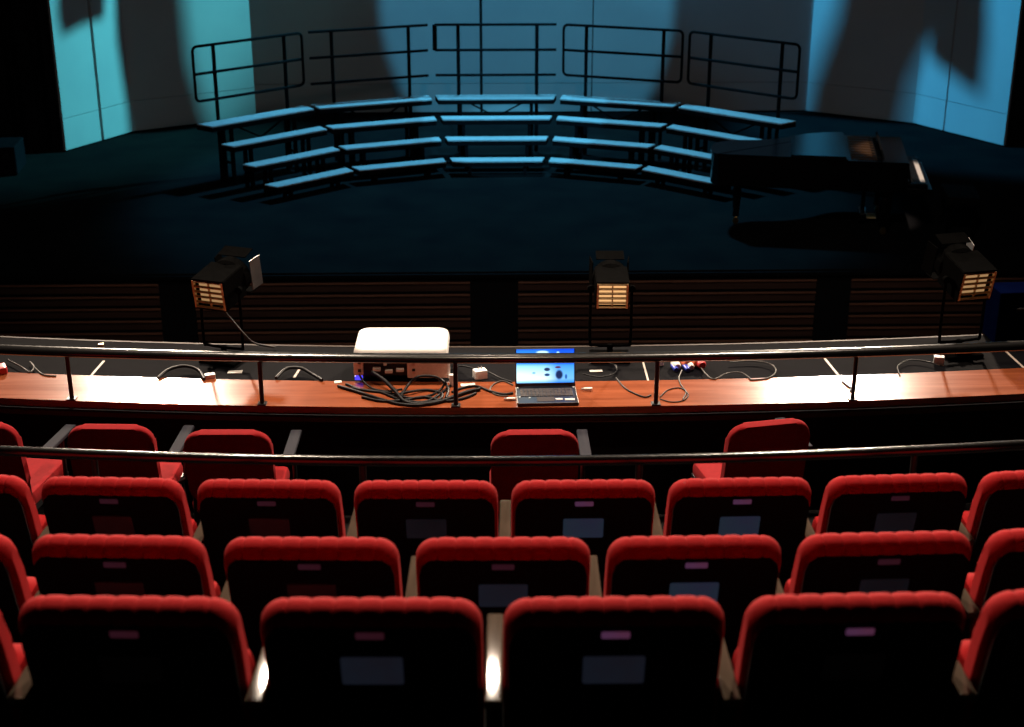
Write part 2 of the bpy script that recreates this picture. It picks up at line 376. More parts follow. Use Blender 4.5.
# ------------------------------------------------------------------ grand piano and bench
def grand_piano():
    a = math.atan2(-.19, .982)
    root = thing('grand_piano', 'black concert grand piano standing in front of the right risers', 'piano', (2.94, 18.20, 0), a)
    out = [(0.10, 0)]
    out += [(2.45, 0), (2.45, 1.50), (1.62, 1.50)]
    curve = spline([(1.62, 1.50, 0), (1.25, 1.42, 0), (.95, 1.12, 0), (.62, .92, 0), (.28, .84, 0), (.06, .66, 0), (0, .38, 0), (.02, .14, 0), (.10, 0, 0)], 6)
    poly = out[:-1] + [(p.x, p.y) for p in curve[:-1]]
    bm = bmesh.new(); prism(bm, poly, .60, .985); bmesh.ops.bevel(bm, geom=[e for e in bm.edges if abs(e.verts[0].co.z - e.verts[1].co.z) < .01], offset=.01, segments=2, affect='EDGES')
    obj('rim', bm, 'piano', root, 40)
    # tail part of the lid lies closed, the front flap is folded back on it
    lid = [(p[0] - .012 if p[0] < .1 else p[0], p[1]) for p in poly if p[0] < 1.63]
    lid = [(x, y) for x, y in lid]; lid = [(1.70, -.015)] + [(1.70, 1.515)] + lid
    bm = bmesh.new(); prism(bm, lid, .988, 1.008); obj('lid', bm, 'piano', root)
    bm = bmesh.new(); prism(bm, [(1.0, .04), (1.68, .04), (1.68, 1.48), (1.42, 1.42), (1.0, 1.12)], 1.010, 1.028); obj('lid_flap', bm, 'piano', root)
    bm = bmesh.new()                                          # gold plate showing where the flap is open
    prism(bm, [(1.74, .10), (2.06, .10), (2.06, 1.40), (1.74, 1.40)], .986, .994)
    for k in range(9): box(bm, (1.90, .18 + k * .145, 1.0), (.30, .02, .012))
    obj('string_frame', bm, 'gold', root)
    bm = bmesh.new(); box(bm, (2.13, .75, 1.035), (.025, 1.05, .12), Matrix.Rotation(-.35, 3, 'Y'), .005); box(bm, (2.06, .75, .992), (.10, 1.1, .012))
    obj('music_desk', bm, 'leather', root)
    # keyboard end: key bed, cheeks and fall board
    bm = bmesh.new(); box(bm, (2.58, .75, .63), (.34, 1.50, .07), bev=.008); obj('key_bed', bm, 'piano', root)
    for y in (.055, 1.445): obj('cheek', nbox((2.56, y, .69), (.27, .11, .08), None, .02), 'piano', root, 40)
    bm = bmesh.new()
    for k in range(52): box(bm, (2.60, .13 + (k + .5) * 1.24 / 52, .695), (.15, 1.24 / 52 - .0015, .05))
    obj('white_keys', bm, 'ivory', root)
    bm = bmesh.new()
    for k in range(52):
        if k % 7 not in (1, 4): box(bm, (2.565, .13 + k * 1.24 / 52, .727), (.09, .011, .014))
    obj('black_keys', bm, 'ebony', root)
    obj('fall_board', nbox((2.475, .75, .80), (.02, 1.28, .17), Matrix.Rotation(-.2, 3, 'Y'), .004), 'piano', root)
    for x, y in ((.35, .40), (2.22, .22), (2.22, 1.28)):
        bm = bmesh.new(); sc = .8 if x < 1 else 1.15
        lathe(bm, [(.085 * sc, .60), (.09 * sc, .55), (.06 * sc, .50), (.075 * sc, .42), (.05 * sc, .16), (.055 * sc, .11), (.03, .10)], (x, y, 0))
        lg = obj('leg', bm, 'piano', root, 40)
        bm = bmesh.new(); lathe(bm, [(.028, -.02), (.04, -.018), (.04, .018), (.028, .02)], (x, y - .0, .04), 16, 'y'); box(bm, (x, y, .085), (.05, .07, .03), bev=.008)
        obj('caster', bm, 'brass', lg, 40)
    bm = bmesh.new()
    for sy in (.62, .88): box(bm, (1.98, sy, .36), (.03, .03, .50))
    box(bm, (1.98, .75, .12), (.09, .36, .09), bev=.01)
    ly = obj('pedal_lyre', bm, 'piano', root)
    for sy in (.66, .75, .84): obj('pedal', nbox((2.08, sy, .09), (.16, .035, .012), None, .004), 'brass', ly)
grand_piano()
b = thing('piano_bench', 'black padded piano bench at the keyboard end of the piano', 'bench', (6.16, 18.15, 0), -.19)
obj('seat', nbox((0, 0, .475), (.42, .72, .09), None, .025), 'leather', b, 40)
obj('seat_frame', nbox((0, 0, .40), (.38, .68, .06), None, .006), 'piano', b)
for sx in (-.16, .16):
    for sy in (-.30, .30):
        bm = bmesh.new(); lathe(bm, [(.02, 0), (.032, .37)], (sx, sy, 0), 4); obj('leg', bm, 'piano', b)

# ------------------------------------------------------------------ theatre seats
def back_cushion():
    W, H, rc = .515, .50, .070
    prof = []
    for w in (0., .12, .24, .36): prof.append((.065 - .05 * max(0, w - .3), w))
    R, tc, wc = .041, .000, .452
    for k in range(15):
        t = math.radians(-10 + 190 * k / 14); prof.append((tc + R * math.cos(t), wc + R * math.sin(t)))
    for w in (.38, .24, .12, 0.): prof.append((-.030, w))
    us = []; nseg = 9; pitch = (W - .02) / nseg
    for k in range(nseg):
        for q in (0., .10, .25, .5, .75, .90): us.append(-W / 2 + .01 + (k + q) * pitch)
    us = [-W / 2, -W / 2 + .003] + us + [W / 2 - .01, W / 2 - .003, W / 2]
    tl = math.radians(14)
    bm = bmesh.new(); rings = []
    for u in us:
        d = max(0., abs(u) - (W / 2 - rc)); dw = rc - math.sqrt(max(0., rc * rc - d * d))
        e = max(0., abs(u) - (W / 2 - .035)) / .035; ts = math.sqrt(max(0., 1 - .80 * e * e))
        ph = ((u + W / 2 - .01) / pitch) % 1; dist = min(ph, 1 - ph) * pitch
        g = 0 if abs(u) > W / 2 - .02 else .0030 * math.exp(-(dist / .0045) ** 2)
        bul = 0 if abs(u) > W / 2 - .01 else .0018 * math.sin(PI * ph) ** .6
        ring = []
        for t, w in prof:
            f = max(0., min(1., (w - .30) / .12))
            if w > .40 or t > .05:
                dt, dv = t - tc, w - min(w, wc); L = math.hypot(dt, dv) or 1
                k = (bul - g) / L
                t2, w2 = t + dt * k, w + dv * k
            else: t2, w2 = t, w
            w2 -= dw * max(0, (w2 - .2)) / .3
            t2 = .018 + (t2 - .018) * ts
            ring.append(bm.verts.new((u, .12 - w2 * math.sin(tl) + t2 * math.cos(tl), .385 + w2 * math.cos(tl) + t2 * math.sin(tl))))
        rings.append(ring)
    n = len(prof)
    for A, B in zip(rings, rings[1:]):
        for k in range(n): bm.faces.new((A[k], A[(k + 1) % n], B[(k + 1) % n], B[k]))
    bm.faces.new(rings[0][::-1]); bm.faces.new(rings[-1])
    return bm
TL = math.radians(14)
def bw(u, w, t): return Vector((u, .12 - w * math.sin(TL) + t * math.cos(TL), .385 + w * math.cos(TL) + t * math.sin(TL)))
BROT = Matrix.Rotation(TL, 3, 'X')
def back_plate(poly, t0, t1):
    bm = bmesh.new(); prism(bm, poly, t0, t1, lambda x, y, z: bw(x, y, z)); return bm
HP = .2825
def make_seat():
    root = thing('theatre_seat', '', 'theatre seat', group='red theatre seats in curved rows')
    obj('backrest', back_cushion(), 'red', root, 50)
    poly = [(-.246, -.12), (.246, -.12), (.246, .395), (.238, .430), (.215, .456), (-.215, .456), (-.238, .430), (-.246, .395)]
    bk = obj('back_panel', back_plate(poly, -.0435, -.038), 'black', root)
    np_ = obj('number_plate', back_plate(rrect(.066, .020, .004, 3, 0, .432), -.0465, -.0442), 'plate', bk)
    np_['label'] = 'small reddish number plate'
    gp = obj('lower_panel', back_plate(rrect(.145, .088, .006, 3, 0, .318), -.0480, -.0442), 'grey', bk)
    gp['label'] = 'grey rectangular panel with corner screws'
    bm = bmesh.new()
    rot = Matrix.Rotation(.16, 3, 'X')
    box(bm, (0, .235, .425), (.478, .10, .34), rot, .035); obj('seat_cushion', bm, 'red', root, 40)
    obj('seat_pan', nbox((0, .298, .395), (.45, .03, .27), rot, .012), 'black', root)
    bm = bmesh.new(); tube(bm, [(-HP + .035, .18, .30), (HP - .02, .18, .30)], .016, 8); box(bm, (0, .15, .31), (.40, .08, .03)); obj('pivot_bar', bm, 'bmetal', root)
    bm = bmesh.new(); box(bm, (HP, .19, .591), (.044, .40, .026), None, .006); arm = obj('armrest', bm, 'arm', root, 40)
    bm = bmesh.new(); box(bm, (HP, .20, .289), (.040, .30, .578), None, .006); box(bm, (HP, .20, .011), (.044, .36, .022)); obj('armrest_stand', bm, 'black', arm)
    return root
seat0 = make_seat()
rows = [
    ('nearest row', 29.60, ZA, [-1.388, -.823, -.258, .307, .872, 1.437]),
    ('middle row', 28.74, ZB, [-1.642, -1.072, -.502, .063, .628, 1.196, 1.762]),
    ('row along the thin rail', 27.83, ZC, [-1.895, -1.328, -.763, -.198, .367, .932, 1.503, 2.07]),
]
order = {6: ['leftmost, cut by the photo edge', 'second from left', 'third from left', 'third from right', 'second from right', 'rightmost, cut by the photo edge'],
         7: ['leftmost, cut by the photo edge', 'second from left', 'third from left', 'centre one of seven', 'third from right', 'second from right', 'rightmost, cut by the photo edge'],
         8: ['leftmost, cut by the photo edge', 'second from left', 'third from left', 'fourth from left', 'fourth from right', 'third from right', 'second from right', 'rightmost, cut by the photo edge']}
first = True
for rn, R, z, xs in rows:
    for i, x in enumerate(xs):
        lab = 'red theatre seat in the %s, %s' % (rn, order[len(xs)][i])
        if first: s = seat0; s['label'] = lab; first = False
        else: s = copy_thing(seat0, lab)
        s['row_key'] = rn[0]; s['place'] = i
        y = pol(R, x)
        s.location = (x, y, z)
        s.rotation_euler = (0, 0, math.asin((x - AX) / R))

# faint emission stands in for reflections on some seat-back panels
def glow_mat(name, c0, c1, st):
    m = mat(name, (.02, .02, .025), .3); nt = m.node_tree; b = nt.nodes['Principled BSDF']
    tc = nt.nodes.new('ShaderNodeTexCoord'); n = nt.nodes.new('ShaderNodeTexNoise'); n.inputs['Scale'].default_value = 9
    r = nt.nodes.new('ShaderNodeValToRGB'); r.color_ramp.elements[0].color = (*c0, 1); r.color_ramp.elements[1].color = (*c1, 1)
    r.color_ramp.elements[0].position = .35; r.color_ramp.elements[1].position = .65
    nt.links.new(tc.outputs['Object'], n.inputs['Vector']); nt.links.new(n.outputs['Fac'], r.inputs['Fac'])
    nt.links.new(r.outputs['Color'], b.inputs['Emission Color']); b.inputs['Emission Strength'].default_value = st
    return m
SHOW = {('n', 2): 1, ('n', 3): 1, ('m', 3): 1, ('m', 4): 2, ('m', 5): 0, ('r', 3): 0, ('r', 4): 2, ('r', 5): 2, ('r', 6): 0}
GLOWS = [glow_mat('panel_glow_dim', (.5, .5, .7), (.7, .7, 1.), .006), glow_mat('panel_glow_mid', (.5, .5, .8), (.45, .6, 1.), .013), glow_mat('panel_glow_blue', (.4, .5, 1.), (.35, .65, 1.), .03)]
NUMS = [glow_mat('plate_glow_dim', (1., .2, .35), (1., .25, .5), .022), glow_mat('plate_glow_bright', (1., .25, .55), (.7, .35, 1.), .07)]  # glow added to make the dark number plates visible
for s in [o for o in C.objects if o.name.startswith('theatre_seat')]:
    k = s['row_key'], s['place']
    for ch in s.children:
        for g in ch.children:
            if g.name.startswith('lower_panel') and k in SHOW:
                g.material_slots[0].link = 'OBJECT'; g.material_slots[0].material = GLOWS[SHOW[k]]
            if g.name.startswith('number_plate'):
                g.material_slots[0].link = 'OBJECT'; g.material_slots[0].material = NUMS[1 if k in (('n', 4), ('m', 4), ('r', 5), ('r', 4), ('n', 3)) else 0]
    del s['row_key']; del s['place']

# loose chairs in the cross aisle
def make_chair():
    root = thing('aisle_chair', '', 'chair', group='rounded red chairs in the cross aisle')
    W, H, r = .43, .42, .085
    bm = bmesh.new(); tl = math.radians(10)
    def fb(x, w, t): return (x, .07 - (w - .45) * math.sin(tl) + t * math.cos(tl), w * math.cos(tl) + .012 + t * math.sin(tl))
    prism(bm, rrect(W, H, r, 8, 0, .66), -.022, .026, fb)
    es = [e for e in bm.edges if len(e.link_faces) == 2 and {len(f.verts) for f in e.link_faces} != {4}]
    bmesh.ops.bevel(bm, geom=es, offset=.015, segments=4, affect='EDGES', profile=.5)
    obj('backrest', bm, 'dred', root, 60)
    bm = bmesh.new(); box(bm, (0, .28, .42), (.44, .42, .09), None, .03); obj('seat', bm, 'dred', root, 40)
    obj('seat_frame', nbox((0, .30, .362), (.42, .42, .03)), 'bmetal', root)
    for sx in (-1, 1):
        obj('leg', ntube([(sx * .20, .48, .36), (sx * .215, .53, 0)], .013, 8), 'bmetal', root)
        obj('leg', ntube([(sx * .20, .02, 0), (sx * .20, .085, .38), (sx * .195, .075, .55)], .013, 8), 'bmetal', root)
    bm = bmesh.new(); box(bm, (.265, .30, .655), (.058, .38, .022), None, .006); ar = obj('armrest', bm, 'arm2', root, 40)
    ar['label'] = 'flat varnished armrest'
    obj('armrest_post', ntube([(.265, .36, .645), (.265, .36, .42), (.20, .36, .375)], .012, 8), 'bmetal', ar)
    return root
ch0 = make_chair()
for i, (x, y, rz, lab) in enumerate((
        (-2.50, 6.72, -.16, 'rounded red chair in the cross aisle at the left photo edge'),
        (-1.825, 6.66, -.05, 'rounded red chair in the cross aisle, second from the left edge'),
        (-1.238, 6.58, -.02, 'rounded red chair in the cross aisle standing beyond the third front row seat'),
        (.265, 6.545, .0, 'rounded red chair standing alone in the aisle below the laptop'),
        (1.432, 6.63, .20, 'rounded red chair turned leftwards, right end of the cross aisle'))):
    c = ch0 if i == 0 else copy_thing(ch0, lab)
    c['label'] = lab; c.location = (x, y, ZD); c.rotation_euler = (0, 0, rz)

# ------------------------------------------------------------------ handrails
rr = thing('handrail', 'black guard rail on posts above the wooden ledge', 'handrail', (.1, pol(24.97, .1), 2.10))
def local(bm, root):
    for v in bm.verts: v.co -= Vector(root.location)
    return bm
bm = local(ntube(arc_pts(24.975, 2.385, -6, 7, 80), .040, 14, False, .027), rr); obj('rail', bm, 'satin', rr, 60)
for px in (-130, 68, 262, 456, 656, 856, 1060):
    x = onz(px, 405, 2.10).x; y = pol(24.975, x)
    bm = bmesh.new(); tube(bm, [(x, y, 2.1), (x, y, 2.37)], .013, 10); box(bm, (x, y, 2.104), (.05, .05, .008))
    obj('post', local(bm, rr), 'bmetal', rr, 40)
def rail_y(x): return 5.285 + 17 - math.sqrt(17 ** 2 - (x - .3) ** 2)
r2 = thing('handrail', 'thin black rail running between the front seat row and the aisle', 'handrail', (.1, pol(27.25, .1), ZC))
bm = local(ntube([(-5 + .15 * k, rail_y(-5 + .15 * k), 2.832) for k in range(74)], .021, 12), r2); obj('rail', bm, 'satin', r2, 60)
for x in (-2.6, -1.55, -.47, .63, 1.75, 2.9):
    y = rail_y(x); bm = bmesh.new(); tube(bm, [(x, y, ZC), (x, y, 2.815)], .014, 10); box(bm, (x, y, ZC + .005), (.06, .06, .01))
    obj('post', local(bm, r2), 'bmetal', r2, 40)

# ------------------------------------------------------------------ lanterns standing on the shelf
def lantern(label, px, py_c, y, yaw, tilt, w=.20, silver=9):
    c = ony(px, py_c, y); root = thing('stage_lantern', label, 'stage light', (c.x, c.y, SH), yaw, 'lanterns on the parapet shelf')
    h = c.z - SH; R = Matrix.Rotation(tilt, 3, 'X')
    def T(v): return R @ Vector(v) + Vector((0, 0, h))
    def tb(bm):
        for v in bm.verts: v.co = T(v.co)
        return bm
    bm = bmesh.new()                                   # housing: open-backed box, wider to the front
    for sx in (-1, 1): box(bm, (sx * (w / 2 + .002), .06, 0), (.008, .24, w * .92))
    for sz in (-1, 1): box(bm, (0, .06, sz * w * .46), (w, .24, .008))
    box(bm, (0, .10, 0), (w, .008, w * .9))
    lathe(bm, [(w * .50, .16), (w * .58, .18), (w * .58, .24), (w * .50, .24)], (0, 0, 0), 24, 'y')
    obj('housing', tb(bm), 'lantern', root)
    bm = bmesh.new(); box(bm, (0, .0, 0), (w * .90, .01, w * .86)); g = obj('glow_tray', tb(bm), 'traydim' if silver < 9 else 'trayglow', root)  # emissive tray stands in for light caught by the amber grille metal
    g['label'] = 'amber glow added behind the rear vents'
    bm = bmesh.new(); nb = 6
    for k in range(nb): box(bm, (0, -.058, -w * .40 + w * .80 * k / (nb - 1)), (w * .96, .012, w * .045), Matrix.Rotation(.5, 3, 'X'))
    for k in (-1, 1): box(bm, (k * w * .47, -.056, 0), (.012, .02, w * .86))
    box(bm, (0, -.05, 0), (.008, .012, w * .82))
    obj('rear_grille', tb(bm), 'perf', root)
    for k in range(4):                                  # barn doors
        rz = Matrix.Rotation(k * PI / 2, 3, 'Y'); bm = bmesh.new()
        box(bm, (0, 0, 0), (w * .92, .10, .005))
        q = rz @ Matrix.Rotation(.14, 3, 'X')
        for v in bm.verts: v.co = T(q @ (v.co + Vector((0, .05, 0))) + rz @ Vector((0, .245, w * .57)))
        obj('barn_door', bm, 'silver' if k == silver else 'lantern', root)
    bm = bmesh.new(); yk = w / 2 + .03                  # yoke, spigot and foot plate
    tube(bm, spline([(-yk, .06, h), (-yk, .06, .12), (-yk + .03, .06, .085), (yk - .03, .06, .085), (yk, .06, .12), (yk, .06, h)], 5), .009, 8)
    for sx in (-1, 1): lathe(bm, [(.022, -.012), (.022, .012)], (sx * yk, .06, h), 12, 'y')
    tube(bm, [(0, .06, .0), (0, .06, .09)], .018, 10); obj('yoke', bm, 'lantern', root, 40)
    bm = bmesh.new(); box(bm, (0, .06, .009), (.24, .20, .018), None, .004); box(bm, (0, -.0, .03), (.10, .03, .02)); obj('foot_plate', bm, 'lantern', root)
    return root
lantern('black stage lantern on the shelf left of the white projector, silver flaps to its right', 214, 291, 8.30, -.36, .14, .205, 1)
lantern('black stage lantern with amber rear vents standing right of the laptop', 612, 292, 8.27, -.03, .10, .185)
lantern('large black stage lantern near the right photo edge, beside a dim blue case', 972, 281, 8.30, .22, .22, .215, 1)

# ------------------------------------------------------------------ projector, laptop and small gear on the ledge
pj = thing('projector', 'white projector with rounded top standing behind the rail, cables at its back', 'projector', (-.46, 7.93, LZ), -.015)
bm = bmesh.new()
def dome(bm, w0, w1, d0, d1, z0, z1, n=10):
    rings = []
    for k in range(n + 1):
        t = k / n; z = z0 + (z1 - z0) * math.sin(t * PI / 2)
        s = math.cos(t * PI / 2); ww = w1 + (w0 - w1) * s ** .5 if s > 0 else w1; dd = d1 + (d0 - d1) * s ** .5 if s > 0 else d1
        rings.append([bm.verts.new((x, y, z)) for x, y in rrect(ww, dd, min(ww, dd) * .16, 5, 0, .20)])
    for A, B in zip(rings, rings[1:]):
        m = len(A)
        for k in range(m): bm.faces.new((A[k], A[(k + 1) % m], B[(k + 1) % m], B[k]))
    bm.faces.new(rings[-1]); bm.faces.new(rings[0][::-1])
dome(bm, .55, .46, .40, .28, .15, .205)
obj('top_cover', bm, 'white', pj, 50)
bm = bmesh.new(); box(bm, (0, .215, .085), (.53, .36, .13), None, .012); obj('body', bm, 'bmetal', pj)
bm = bmesh.new(); box(bm, (.155, .024, .09), (.235, .035, .135), None, .004); vp = obj('vent_panel', bm, 'beige', pj)
for z in (.075, .125): obj('socket', nbox((.075, .004, z), (.018, .006, .014)), 'bmetal', vp)
obj('panel_edge', nbox((.279, .022, .09), (.012, .04, .135)), 'white', vp)
bm = bmesh.new(); box(bm, (-.245, .020, .10), (.055, .045, .115), None, .006); cp = obj('connector_panel', bm, 'beige', pj)
for z in (.075, .125): obj('socket', nbox((-.238, -.004, z), (.018, .006, .018)), 'bmetal', cp)
obj('status_light', nbox((-.245, .012, .026), (.045, .03, .022), None, .003), 'blueled', pj)
bm = bmesh.new()
for x, z in ((-.14, .075), (-.07, .062), (-.005, .07), (-.09, .11)): obj('plug', nbox((x, .022, z), (.045 if x != -.09 else .02, .03, .02), None, .003), 'label', pj)
for x, y in ((-.2, .08), (.2, .08), (0, .34)):
    bm = bmesh.new(); lathe(bm, [(.02, 0), (.02, .018)], (x, y, 0), 12); obj('foot', bm, 'rubber', pj)

lp = thing('laptop', 'open black laptop on the wooden ledge, bright blue picture on its screen', 'laptop', (.378, 7.60, LZ), .02)
obj('base', nbox((0, .075, .011), (.345, .245, .020), None, .004), 'case', lp)
bm = bmesh.new()
for r in range(5):
    n = 14
    for k in range(n): box(bm, (-.15 + .30 * (k + .5) / n, .06 + r * .022, .0225), (.0185, .0185, .004))
obj('keyboard', bm, 'keys', lp)
obj('touchpad', nbox((-.01, .008, .0215), (.10, .062, .0015)), 'keys', lp)
for x, y, q in ((.065, .005, .040), (.125, -.002, .055)): obj('sticker', nbox((x, y, .0222), (q, .024, .002)), 'label', lp)
for x, y in ((-.16, .175), (-.155, .04), (.16, .175), (-.10, .03)): obj('key_light', nbox((x, y, .0226), (.009, .009, .003)), 'glow', lp)
SR_ = Matrix.Rotation(-.20, 3, 'X')
def lpT(v): return SR_ @ Vector(v) + Vector((0, .196, .018))
bm = bmesh.new(); box(bm, (0, .006, .112), (.345, .010, .222), None, .003)
for v in bm.verts: v.co = lpT(v.co)
sc = obj('screen_lid', bm, 'case', lp)
bm = bmesh.new(); box(bm, (0, -.0006, .122), (.330, .002, .196))
for v in bm.verts: v.co = lpT(v.co)
ss = obj('screen', bm, 'screen', sc); ss['label'] = 'lit screen showing a bright blue picture'
bm = bmesh.new(); tube(bm, [(-.13, .198, .016), (.13, .198, .016)], .008, 8); obj('hinge', bm, 'case', lp)

def item(name, label, cat, px, py, size, m, z=None, rz=0., bev=.004, group=None):
    z = LZ if z is None else z; p = onz(px, py, z + size[2] / 2)
    o = obj(name, nbox((0, 0, size[2] / 2), size, None, min(bev, min(size) * .3)), m, None, 40)
    o.location = (p.x, p.y, z); o.rotation_euler = (0, 0, rz)
    return tag(o, label, cat, group)
def usb(name, label, px, py, z, rz):
    p = onz(px, py, z); r = thing(name, label, 'usb stick', (p.x, p.y, z), rz)
    obj('casing', nbox((0, 0, .008), (.05, .02, .012), None, .003), 'label', r); obj('metal_plug', nbox((-.032, 0, .008), (.015, .013, .006)), 'silver', r)
def adaptor(label, px, py, z, rz, sc=1.):
    p = onz(px, py, z); r = thing('power_adaptor', label, 'power adaptor', (p.x, p.y, z), rz)
    obj('casing', nbox((0, 0, .025 * sc), (.07 * sc, .055 * sc, .05 * sc), None, .008), 'white', r, 40)
    for s in (-1, 1): obj('plug_pin', ntube([(s * .01, .0, .05 * sc), (s * .01, 0, .066 * sc)], .003, 6), 'silver', r)
adaptor('white plug-in power adaptor lying between projector and laptop', 480, 378, LZ, .35, 1.1)
item('label_strip', 'pale flat card lying left of the laptop', 'card', 468, 385, (.085, .04, .006), 'label', rz=.12)
item('terminal_block', 'white connector block beside the projector right end', 'connector', 452, 380, (.03, .03, .07), 'white')
usb('usb_stick', 'white usb stick plugged at the laptop right side', 588, 390, LZ + .004, .0)
usb('usb_stick', 'small white usb stick at the laptop lower left corner', 511, 400, LZ + .002, 0)
item('blue_indicator', 'small blue light glowing at the laptop front left edge', 'indicator light', 524, 403, (.018, .012, .008), 'blueled')
item('paper_label', 'small pale label on the dark shelf right of the laptop', 'label', 596, 371, (.075, .03, .004), 'label', SH, .05)
item('cable_plug', 'small white plug near the second lantern foot', 'plug', 661, 363, (.03, .03, .03), 'white', SH)
item('cable_plug', 'white plug on the dark shelf below the left lantern', 'plug', 210, 377, (.06, .04, .04), 'white', SH, .3)
item('cable_plug', 'white plug at the ledge just left of the projector', 'plug', 338, 383, (.045, .035, .02), 'label', SH, .2)
item('cable_plug', 'white plug lying on the dark shelf far right', 'plug', 939, 360, (.06, .045, .05), 'white', SH, -.3)
item('paper_label', 'pale label with a yellow edge under the left lantern', 'label', 235, 372, (.085, .045, .004), 'label', SH)
item('brass_fitting', 'small golden fitting at the shelf edge, left end', 'fitting', 101, 346, (.035, .03, .03), 'brass', SH)
item('red_pouch', 'red pouch at the left photo edge on the dark shelf', 'pouch', -1, 370, (.09, .10, .06), 'redp', SH, .4, .02)
tg = thing('connector_cluster', 'bunch of orange, white and blue cable connectors right of the ledge centre', 'connector', tuple(onz(686, 367, SH)), .15)
for k, (x, y, m, s) in enumerate(((-.05, -.01, 'label', .030), (-.06, -.03, 'blue', .02), (0, .01, 'orange', .036), (.045, .015, 'orange', .036), (.01, -.025, 'label', .026), (-.01, -.045, 'blue', .02), (.06, -.02, 'redp', .034))):
    s *= 1.5; bm = bmesh.new(); lathe(bm, [(s * .4, -.045), (s * .55, -.03), (s * .55, .03), (s * .35, .045)], (x * 1.35, y, s * .55), 12, 'y'); obj('connector_shell', bm, m, tg, 40)
bc = thing('equipment_case', 'dim blue equipment case on the shelf behind the right lantern', 'case', (3.37, 8.62, SH), .05)
obj('casing', nbox((0, 0, .17), (.34, .22, .34), None, .015), 'navy', bc, 40)
obj('handle', ntube(spline([(-.05, -.11, .22), (-.05, -.135, .24), (.05, -.135, .24), (.05, -.11, .22)], 4), .008, 8), 'bmetal', bc, 40)
obj('status_light', nbox((.02, -.112, .26), (.014, .01, .016)), 'blueled', bc)
obj('highlight_plate', nbox((.12, -.08, .343), (.10, .06, .008), None, .003), 'silver', bc)  # silver plate added as the highlight on the case top

# tape lines on the dark shelf
for (a, b, lab) in (((104, 361), (91, 376), 'pale tape line on the dark shelf, left end'), ((821, 354), (842, 380), 'pale tape line on the dark shelf beside the right glare'),
                    ((1001, 347), (1026, 370), 'pale tape line on the dark shelf at the right photo edge'), ((643, 362), (649, 384), 'thin pale tape line on the shelf between laptop and connectors'),
                    ((301, 367), (294, 378), 'faint tape line on the shelf left of the projector')):
    A, B = onz(*a, SH), onz(*b, SH); d = B - A; L = d.length
    o = obj('tape_strip', nbox((0, 0, .0012), (L, .014 if 'thin' not in lab else .011, .002)), 'tape')
    o.location = ((A + B) / 2).to_tuple(); o.rotation_euler = (0, 0, math.atan2(d.y, d.x)); tag(o, lab, 'tape', 'tape lines on the parapet shelf')

# cables
def cable(label, pts, r=.006, m='rubber', lift=None):
    P = []
    for k, q in enumerate(pts):
        px, py = q[0], q[1]; h = q[2] if len(q) > 2 else 0
        v = onz(px, py, LZ + h + r); P.append((v.x, v.y, LZ + h + r))
    o = obj('cable', ntube(spline(P, 8), r, 8), m, None, 60)
    return tag(o, label, 'cable', 'cables on the parapet ledge')
cable('thick black cable drooping from the projector middle along the ledge front', [(372, 372, .06), (384, 380, .04), (396, 392, .02), (406, 402), (425, 404), (442, 401), (455, 396), (470, 391), (480, 389)], .011)
cable('black cable arching over the projector vent panel', [(400, 398), (409, 384, .03), (418, 377, .07), (430, 376, .07), (440, 379, .05), (448, 388, .01), (446, 398)], .008)
cable('black cable from the left end of the ledge into the projector bundle', [(338, 386), (352, 390), (368, 395), (384, 400), (400, 404), (420, 405), (440, 402)], .009)
cable('black cable sweeping below the projector left socket', [(346, 384), (360, 389), (380, 392), (398, 399), (412, 403), (430, 400), (444, 391), (452, 384)], .007)
cable('thin black cable between projector and laptop, lying flat', [(452, 392), (462, 388), (476, 386), (490, 391), (503, 394), (513, 393)], .007)
cable('black cable loop behind the white adaptor', [(448, 371), (460, 366, .02), (472, 368, .02), (488, 372), (500, 378), (512, 382)], .005)
cable('grey cable loop just left of the laptop', [(513, 385), (503, 381), (494, 384), (490, 390), (497, 395), (508, 396)], .004, 'greycable')
cable('black cable coil under the middle of the projector', [(392, 396), (408, 392, .01), (428, 390), (442, 394), (436, 401), (416, 402), (398, 398), (404, 391)], .008)
cable('black cable leaving the projector right end and crossing the ledge leftwards', [(446, 382, .04), (440, 390), (428, 396), (410, 398), (390, 393), (370, 391), (352, 388)], .007)
cable('black cable lying along the ledge front edge below the projector', [(362, 397), (382, 401), (404, 400), (424, 397), (446, 401), (464, 398), (476, 393)], .008)
cable('short black cable hanging from the projector left socket', [(359, 374, .06), (364, 382, .02), (374, 389), (388, 391), (402, 389)], .006)
cable('thin cable running right of the laptop to the rail post', [(616, 378), (625, 388), (636, 394), (645, 397), (651, 395)], .0045)
cable('thin cable loop around the rail post right of the laptop', [(660, 397), (668, 390), (680, 388), (688, 394), (684, 400), (672, 402), (660, 399)], .0035)
cable('thin cable hanging from the orange connectors over the ledge', [(682, 370), (679, 378), (681, 385), (686, 392), (683, 399)], .004, 'greycable')
cable('curled thin cable on the shelf right of the orange connectors', [(700, 366), (706, 374), (714, 379), (728, 373), (742, 373), (752, 380)], .004, 'greycable')
cable('wide cable loop on the shelf beyond the orange connectors', [(730, 362), (752, 361), (770, 364), (776, 371), (768, 378), (750, 380)], .004, 'greycable')
cable('thin cable loop on the shelf near the far right plug', [(900, 376), (898, 366), (910, 360), (928, 362), (940, 366)], .004)
cable('black cable coil on the shelf below the left lantern', [(158, 378), (168, 370, .01), (184, 366, .01), (198, 370), (204, 379)], .010)
cable('thin cable squiggle on the shelf at the left end', [(8, 360), (20, 366), (30, 372), (34, 366), (30, 362), (42, 374), (56, 376)], .0045, 'greycable')
cable('black cable heap on the shelf left of the projector', [(276, 378), (286, 369, .01), (300, 368, .01), (312, 374), (322, 380)], .010)
